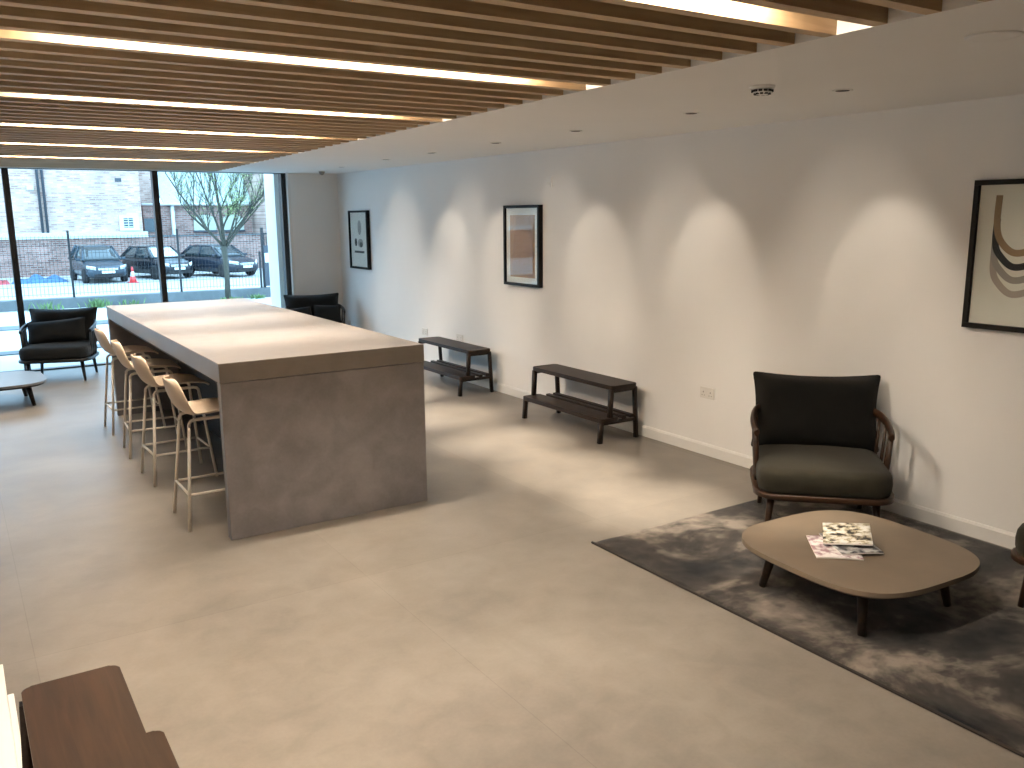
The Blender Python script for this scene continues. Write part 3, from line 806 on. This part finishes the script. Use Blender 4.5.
# fence on the low wall
ft = thing('mesh_fence', 'black welded mesh fence on the low wall before the car park', 'fence', (3.0, 20.7, 0.203))
posts = [-7.0, -4.62, -2.4, -0.1, 2.226, 4.44, 6.28]
for x in posts:
    MB().box(x - 3.0 - 0.022, x - 3.0 + 0.022, -0.022, 0.022, 0, 1.41 if x < 6 else 0.86, bev=0.003).build('post', M['black'], ft)
for a, bb in zip(posts, posts[1:]):
    g = MB(); x = a + 0.05
    while x < bb - 0.03:
        g.box(x - 3.0 - 0.003, x - 3.0 + 0.003, -0.003, 0.003, 0.04, 1.30); x += 0.075
    for k in range(8): g.box(a - 3.0, bb - 3.0, -0.0045, 0.0015, 0.08 + k * 0.17, 0.086 + k * 0.17)
    g.build('mesh_panel', M['black'], ft)
gt = thing('gate', 'black metal gate with a white notice at the fence end', 'gate', (6.5, 20.7, 0))
MB().box(-0.17, -0.11, -0.03, 0.03, 0.203, 1.62, bev=0.004).build('post', M['black'], gt)
MB().box(0.13, 0.18, -0.03, 0.03, -0.02, 1.62, bev=0.004).build('post', M['black'], gt)
g = MB()
for k in range(5): g.box(-0.10 + k * 0.055, -0.085 + k * 0.055, -0.008, 0.008, 0.24, 1.5)
for z in (0.24, 0.6, 1.1, 1.46): g.box(-0.11, 0.13, -0.012, 0.012, z, z + 0.03)
g.build('gate_leaf', M['black'], gt)
MB().box(-0.14, 0.0, -0.06, -0.02, 0.24, 1.2, bev=0.01).build('lock_box', M['pipe'], gt)
MB().box(-0.12, 0.005, -0.068, -0.061, 0.80, 1.02).build('notice', M['sign'], gt)
MB().box(0.05, 0.12, -0.03, -0.02, 0.55, 0.72).build('notice', M['sign'], gt)

# boundary wall and buildings (mesh coordinates already in place)
YBW = 42.0 * K
def zf(z): return EYE + K * (z - EYE)
bw = thing('boundary_wall', 'long red brick boundary wall behind the parked cars', 'wall', (8, YBW, ZP))
MB().box(-40, 40, 0, 0.3, 0, zf(1.03) - ZP).build('brickwork', M['brick_red'], bw)
MB().box(-40, 0.75, -0.12, 0.4, zf(1.03) - ZP, zf(1.28) - ZP).build('coping', M['ledge'], bw)
MB().box(0.75, 40, -0.05, 0.4, zf(1.03) - ZP, zf(1.10) - ZP).build('coping', M['kerb'], bw)
YBD = 42.35 * K
bd = thing('brick_building', 'tall pale brick building with two dark drainpipes across the car park', 'building', (4, YBD, ZP))
XE = 7.631 * K
MB().box(-45, XE - 4, 0, 8, 0, 13).build('facade', M['brick_pale'], bd)
for px in (3.61, 3.80):
    MB().tube([(px * K - 4 + 0.0, -0.09, zf(1.25) - ZP), (px * K - 4, -0.09, 12)], 0.06, 10).build('drainpipe', M['pipe'], bd)
g = MB()
wx0, wx1, wz0, wz1 = 6.66 * K - 4, 7.48 * K - 4, zf(1.33) - ZP, zf(2.0) - ZP
g.box(wx0, wx1, -0.10, 0.0, wz0, wz0 + 0.14); g.box(wx0, wx1, -0.10, 0.0, wz1 - 0.14, wz1)
g.box(wx0, wx0 + 0.2, -0.10, 0.0, wz0 + 0.14, wz1 - 0.14); g.box(wx1 - 0.28, wx1, -0.10, 0.0, wz0 + 0.14, wz1 - 0.14)
wn = g.build('window_surround', M['wtrim'], bd)
MB().box(wx0 + 0.2, wx1 - 0.28, -0.04, -0.02, wz0 + 0.14, wz1 - 0.14).build('pane', M['darkglass'], wn)
g = MB()
for k in range(4): g.box(wx0 + 0.2, wx1 - 0.28, -0.06, -0.045, wz0 + 0.18 + k * 0.12, wz0 + 0.21 + k * 0.12)
g.box((wx0 + wx1 - 0.08) / 2 - 0.015, (wx0 + wx1 - 0.08) / 2 + 0.015, -0.065, -0.045, wz0 + 0.14, wz1 - 0.14)
g.build('bars', M['wtrim'], wn)
g = MB(); lx = 6.727 * K - 4; lz = zf(3.53) - ZP
g.box(lx - 0.03, lx + 0.03, -0.3, 0, lz + 0.02, lz + 0.07); g.box(lx - 0.14, lx + 0.14, -0.42, -0.26, lz - 0.10, lz + 0.08, mtx=None, bev=0.02)
g.build('security_light', M['pipe'], bd)
g = MB(); g.box(3.3 * K - 4 - 0.15, 3.3 * K - 4 + 0.15, -0.15, 0, zf(3.05) - ZP, zf(3.25) - ZP, bev=0.03)
g.build('wall_box', M['ledge'], bd)
# lower range with pitched roof, arched windows and white downpipe
YB2 = 43.5 * K
def x2(x): return x * 43.5 / 42.3 * K - 11
def z2(z): return EYE + K * 43.5 / 42.3 * (z - EYE) - ZP
b2 = thing('brick_range', 'low red brick range with pale pitched roof and arched windows', 'building', (11, YB2, ZP))
MB().box(XE + 0.3 - 11, 3.6, 0, 0.4, 0, z2(2.45)).build('wall', M['brick_red'], b2)
g = MB(); zr = z2(2.45)
g.rings([[(XE - 11 + 1.3, -0.25, zr), (XE - 11 + 1.3, -0.25, zr + 0.08), (XE - 11 + 0.1, 6.0, zr + 6), (XE - 11 + 0.1, 6.0, zr + 5.9)],
         [(3.6, -0.25, zr), (3.6, -0.25, zr + 0.08), (3.6, 6.0, zr + 6), (3.6, 6.0, zr + 5.9)]], smooth=False)
g.build('roof', M['roofslate'], b2)
MB().tube([(XE - 11 + 0.2, -0.30, zr + 0.03), (3.6, -0.30, zr + 0.03)], 0.07, 8).build('gutter', M['pipewhite'], b2)
MB().tube([(x2(8.93), -0.12, 0), (x2(8.93), -0.12, zr)], 0.10, 10).build('downpipe', M['pipewhite'], b2)
for (xa, xb) in ((9.85, 10.85), (11.15, 12.15)):
    a0, a1 = x2(xa), x2(xb); zb, zt = z2(1.29), z2(1.78); rise = 0.28
    pts = [(a0, zb), (a1, zb), (a1, zt)] + [((a0 + a1) / 2 + (a1 - a0) / 2 * math.cos(PI * k / 12), zt + rise * math.sin(PI * k / 12)) for k in range(1, 12)] + [(a0, zt)]
    g = MB(); g.rings([[(p[0], -0.06, p[1]) for p in pts], [(p[0], 0.0, p[1]) for p in pts]], smooth=False)
    wdw = g.build('arched_window', M['paleboard'], b2)
    g = MB()
    g.tube([((a0 + a1) / 2 + ((a1 - a0) / 2 + 0.05) * math.cos(PI * k / 14), -0.06, zt + (rise + 0.05) * math.sin(PI * k / 14)) for k in range(15)], 0.07, 6)
    g.build('brick_arch', M['brick_red'], wdw)
    MB().box(a0 - 0.05, a1 + 0.05, -0.12, 0, zb - 0.1, zb).build('sill', M['pipe'], wdw)
g = MB(); a0, a1 = x2(7.72), x2(8.45)
MB().box(XE + 0.32 - 11, a1, -0.04, 0.0, z2(1.25), z2(1.85)).build('window', M['darkglass'], b2)
MB().box(XE - 11 + 0.1, XE - 11 + 1.3, 0.8, 1.2, zr - 0.5, zr + 7).build('side_wall', M['brick_pale'], b2)
b3_ = thing('brick_gable', 'pale pink brick building at the right edge of the window view', 'building', (18, 41.8 * K, ZP))
MB().box(13.05 * K - 18, 14, 0, 6, 0, 12).build('facade', M['brick_pale'], b3_)
MB().tube([(13.2 * K - 18, -0.1, 0), (13.2 * K - 18, -0.1, 11)], 0.10, 10).build('drainpipe', M['pipe'], b3_)

# ------------------------------------------------------------------ cars (front towards -y)
def make_car(label, loc, rz, paint, screen, w=0.86, L=4.0, hh=1.50):
    t = thing('car', label, 'car', loc, rz, 'parked cars beyond the fence')
    def section(y, zb, zm, zt, wb, wm, wt):
        half = [(0, zb), (wb * 0.8, zb), (wb, zb + 0.08), (wm, zm), (wt, zt - 0.03), (wt * 0.8, zt), (0, zt + 0.01)]
        return [(x, y, z) for x, z in half] + [(-x, y, z) for x, z in half[-2:0:-1]]
    S = [(0.00, .32, .50, .62, .62, .70, .62), (.10, .24, .50, .70, .76, .82, .72), (.35, .20, .52, .80, .82, .86, .80), (.80, .20, .55, .90, .83, .88, .82), (1.15, .20, .56, .97, .83, .88, .84), (2.0, .20, .58, .98, .84, .89, .85), (3.2, .20, .60, 1.0, .84, .89, .84), (3.75, .22, .60, 1.0, .80, .86, .80), (4.0, .32, .60, .92, .70, .78, .70)]
    k = w / 0.88
    m = MB(); m.rings([section(y * L / 4 - L / 2, zb, zm, zt, wb * k, wm * k, wt * k) for (y, zb, zm, zt, wb, wm, wt) in S])
    m.build('body', paint, t, subsurf=1)
    # greenhouse
    def gs(y, z, wx): return [(wx * k, y, z), (-wx * k, y, z)]
    yb0, yt0, yt1, yb1 = 0.98 * L / 4 - L / 2, 1.72 * L / 4 - L / 2, 3.25 * L / 4 - L / 2, 3.85 * L / 4 - L / 2
    zt, zb = hh - 0.04, 0.95
    m = MB()
    def ring(z, f, r, wx, rr=0.12):
        return [(x, y, z) for x, y in round_rect(-wx * k, wx * k, f, r, rr, 4)]
    rows = []
    for s in (0, 0.35, 0.7, 1.0):
        rows.append(ring(zb + (zt - zb) * s, yb0 + (yt0 - yb0) * s, yb1 + (yt1 - yb1) * s, 0.82 - 0.22 * s, 0.10))
    m.rings(rows); m.build('cabin_glass', M['carglass'], t)
    m = MB()
    m.rings([ring(zt - 0.02, yt0 - 0.02, yt1 + 0.02, 0.615), ring(zt + 0.03, yt0 + 0.05, yt1 - 0.05, 0.58), ring(zt + 0.05, yt0 + 0.3, yt1 - 0.3, 0.40)])
    m.build('roof', paint, t)
    for sx in (-1, 1):
        m = MB()
        m.tube([(sx * 0.79 * k, yb0 + 0.03, zb), (sx * 0.60 * k, yt0 + 0.02, zt)], 0.045, 8)
        m.tube([(sx * 0.83 * k, (yb0 + yb1) / 2, zb), (sx * 0.62 * k, (yt0 + yt1) / 2, zt)], 0.045, 8)
        m.tube([(sx * 0.80 * k, yb1 - 0.05, zb), (sx * 0.60 * k, yt1 - 0.04, zt)], 0.07, 8)
        m.build('pillar', paint, t)
        m = MB(); m.box(-0.09, 0.09, -0.05, 0.05, -0.06, 0.06, bev=0.03)
        m.xform(Matrix.Translation((sx * 0.94 * k, yb0 + 0.22, 1.0))); m.build('mirror', paint, t)
        m = MB()
        m.rings([[(sx * (0.50 + 0.30 * u) * k, -L / 2 - 0.005 + 0.30 * u * u + 0.02 * dz, 0.575 + 0.06 * u + dz) for u in (0, 0.3, 0.6, 1.0)] for dz in (0, 0.07, 0.14)], closed=False, cap0=False, cap1=False)
        h = m.build('headlamp', M['lamp'], t); s = h.modifiers.new('thick', 'SOLIDIFY'); s.thickness = 0.05; s.offset = 0
        for yy in (0.72, 3.25):
            m = MB(); m.lathe([(0.20, -0.09), (0.31, -0.10), (0.32, -0.06), (0.32, 0.06), (0.31, 0.10), (0.2, 0.09)], 24)
            m.xform(Matrix.Translation((sx * 0.79 * k, yy * L / 4 - L / 2, 0.32)) @ Matrix.Rotation(PI / 2, 4, 'Y'))
            wl = m.build('wheel', M['tyre'], t)
            m = MB(); m.lathe([(0.0, -0.08), (0.20, -0.085), (0.20, 0.085), (0.0, 0.08)], 20)
            m.xform(Matrix.Translation((sx * 0.79 * k, yy * L / 4 - L / 2, 0.32)) @ Matrix.Rotation(PI / 2, 4, 'Y'))
            m.build('hub', M['chrome'], wl)
    m = MB(); m.grid(lambda u, v: ((-0.62 + 1.24 * u) * k * (1 - 0.16 * v), yb0 + (yt0 - yb0) * (0.08 + 0.80 * v) - 0.03, zb + (zt - zb) * (0.08 + 0.80 * v) + 0.01), 4, 4)
    w_ = m.build('windscreen', screen, t); s = w_.modifiers.new('thick', 'SOLIDIFY'); s.thickness = 0.012
    MB().box(-0.40, 0.40, -L / 2 - 0.03, -L / 2 + 0.1, 0.56, 0.66, bev=0.02).build('grille', M['chrome'], t)
    MB().box(-0.26, 0.26, -L / 2 - 0.05, -L / 2 - 0.02, 0.43, 0.54).build('number_plate', M['plate'], t)
    MB().box(-0.55, 0.55, -L / 2 - 0.02, -L / 2 + 0.2, 0.26, 0.40, bev=0.03).build('lower_grille', M['tyre'], t)
    return t
make_car('blue-grey hatchback, leftmost of the three parked cars', (4.98 * K + 0.0, 35.8 * K + 2.05, ZP), A(4), M['carblue'], M['carglass'], hh=1.56)
make_car('black car in the middle of the three parked cars', (7.30 * K, 36.4 * K + 2.0, ZP), A(17), M['carblack'], M['screenpale'], hh=1.46)
make_car('dark navy car, rightmost of the three, behind the tree', (9.68 * K, 35.9 * K + 2.0, ZP), A(24), M['carnavy'], M['carglass'], hh=1.46)

# cone and heaps in the car park
t = thing('traffic_cone', 'small red traffic cone between the left and middle cars', 'traffic cone', (5.90 * K, 35.6 * K, ZP))
MB().box(-0.2, 0.2, -0.2, 0.2, 0, 0.04, bev=0.01).build('base', M['cone'], t)
MB().lathe([(0.15, 0.04), (0.10, 0.28), (0.095, 0.28)], 16).build('lower_body', M['cone'], t)
MB().lathe([(0.10, 0.28), (0.065, 0.48)], 16).build('white_band', M['sign'], t)
MB().lathe([(0.066, 0.48), (0.03, 0.68), (0.0, 0.69)], 16).build('tip', M['cone'], t)
def heap(label, x0, x1, y, h, m, seed):
    rnd = random.Random(seed); ph = [rnd.uniform(0, 6) for _ in range(4)]
    def f(u, v):
        e = (max(0, 1 - (2 * u - 1) ** 2) ** 0.5) * (max(0, 1 - (2 * v - 1) ** 2) ** 0.5)
        return (x0 + (x1 - x0) * u, y - 0.4 + 0.8 * v, ZP + e * h * (0.75 + 0.25 * math.sin(17 * u + ph[0]) + 0.18 * math.sin(9 * v + 23 * u + ph[1])))
    o = MB().grid(f, 30, 12).build('tarpaulin', m); tag(o, label, 'tarpaulin'); return o
heap('crumpled blue sheeting heaped on the ground against the boundary wall', 2.0 * K, 3.95 * K, 38.0 * K, 0.34, M['tarp'], 1)
heap('small red plastic heap beside the blue sheeting', 1.2 * K, 1.95 * K, 38.0 * K, 0.25, M['redtarp'], 2)

# ------------------------------------------------------------------ street tree
tr = thing('street_tree', 'slender young street tree with sparse leaves outside the window', 'tree', (5.285, 20.0, -0.02))
tm = MB()
P = [(0, 0, 0), (0.01, 0, 0.6), (-0.01, 0, 1.25)]
tm.tube(P, [0.07, 0.058, 0.062], 12)
trunk = tm.build('trunk', M['bark'], tr)
leaves = []
bmx = MB()
rnd = random.Random(11)
def branch(p, d, length, r, depth):
    n = 4; pts = [Vector(p)]; q = Vector(p); dd = Vector(d)
    for i in range(n):
        dd = (dd + Vector((rnd.uniform(-.13, .13), rnd.uniform(-.13, .13), rnd.uniform(-.02, .09)))).normalized()
        q = q + dd * length / n; pts.append(q.copy())
    bmx.tube(pts, [r * (1 - 0.6 * i / n) for i in range(n + 1)], 6 if depth < 2 else 4)
    if depth >= 2:
        for pp in pts[1:]:
            for _ in range(3): leaves.append(pp + Vector((rnd.gauss(0, .07), rnd.gauss(0, .07), rnd.gauss(0, .07))))
    if depth < 4:
        for i in range(1, n + 1):
            for _ in range(1 if depth < 1 else 2):
                if rnd.random() < 0.80:
                    a = rnd.uniform(0, 2 * PI); side = Vector((math.cos(a), math.sin(a), 0.5))
                    branch(pts[i], (dd * 1.0 + side * rnd.uniform(.45, .85)).normalized(), length * rnd.uniform(.42, .6), r * 0.5 * (1 - .4 * i / n) + 0.0015, depth + 1)
branch((0, 0, 1.2), (-0.03, 0, 1), 1.6, 0.05, 0)
for (dx, dy, l) in ((-0.62, 0.1, 2.0), (0.55, -0.1, 1.9), (-0.35, -0.3, 1.9), (0.5, 0.45, 1.7), (-0.9, 0.4, 1.3), (0.95, 0.1, 1.6)):
    branch((0, 0, 1.18 + rnd.uniform(0, .1)), Vector((dx, dy, 0.9)).normalized(), l, 0.028, 1)
bmx.build('branches', M['bark'], tr)
lm = MB()
rnd.shuffle(leaves)
for p in leaves[:7000]:
    a = rnd.uniform(0, 2 * PI); s = rnd.uniform(.012, .022)
    u = Vector((math.cos(a), math.sin(a), rnd.uniform(-.6, .6))) * s; v = Vector((rnd.uniform(-1, 1), rnd.uniform(-1, 1), rnd.uniform(-1, 1))).normalized() * s * 0.6
    lm.quad(p - u, p + v, p + u, p - v)
lo = lm.build('foliage', M['leaf'], tr); lo['kind'] = 'stuff'

# weeds along the low wall
def weed(label, x, y, n, h, seed):
    rnd = random.Random(seed); g = MB()
    for _ in range(n):
        a = rnd.uniform(0, 2 * PI); l = h * rnd.uniform(.5, 1); bx, by = rnd.gauss(0, .12), rnd.gauss(0, .05)
        t2 = Vector((math.cos(a) * l * .5, math.sin(a) * l * .5, l)); s = Vector((-math.sin(a), math.cos(a), 0)) * 0.012
        b0 = Vector((bx, by, 0))
        g.rings([[b0 - s, b0 + s], [b0 + t2 * .55 + Vector((0, 0, l * .1)) + s * 1.3, b0 + t2 * .55 + Vector((0, 0, l * .1)) - s * 1.3][::-1], [b0 + t2 - s * .2, b0 + t2 + s * .2]], closed=False, cap0=False, cap1=False)
    o = g.build('weed_tuft', M['weed']); o.location = (x, y, -0.015)
    tag(o, label, 'weeds', 'weeds along the low wall'); return o
weed('green weeds at the foot of the low wall behind the window armchair', 2.62, 20.3, 60, 0.22, 1)
weed('small weeds at the low wall right of the window armchair', 3.35, 20.35, 30, 0.16, 2)
weed('weeds at the wall foot left of the window mullion', 1.72, 20.2, 30, 0.22, 3)
weed('flat weeds at the low wall end near the gate', 6.0, 20.3, 50, 0.12, 4)
weed('weeds around the foot of the street tree', 5.3, 19.95, 40, 0.12, 5)
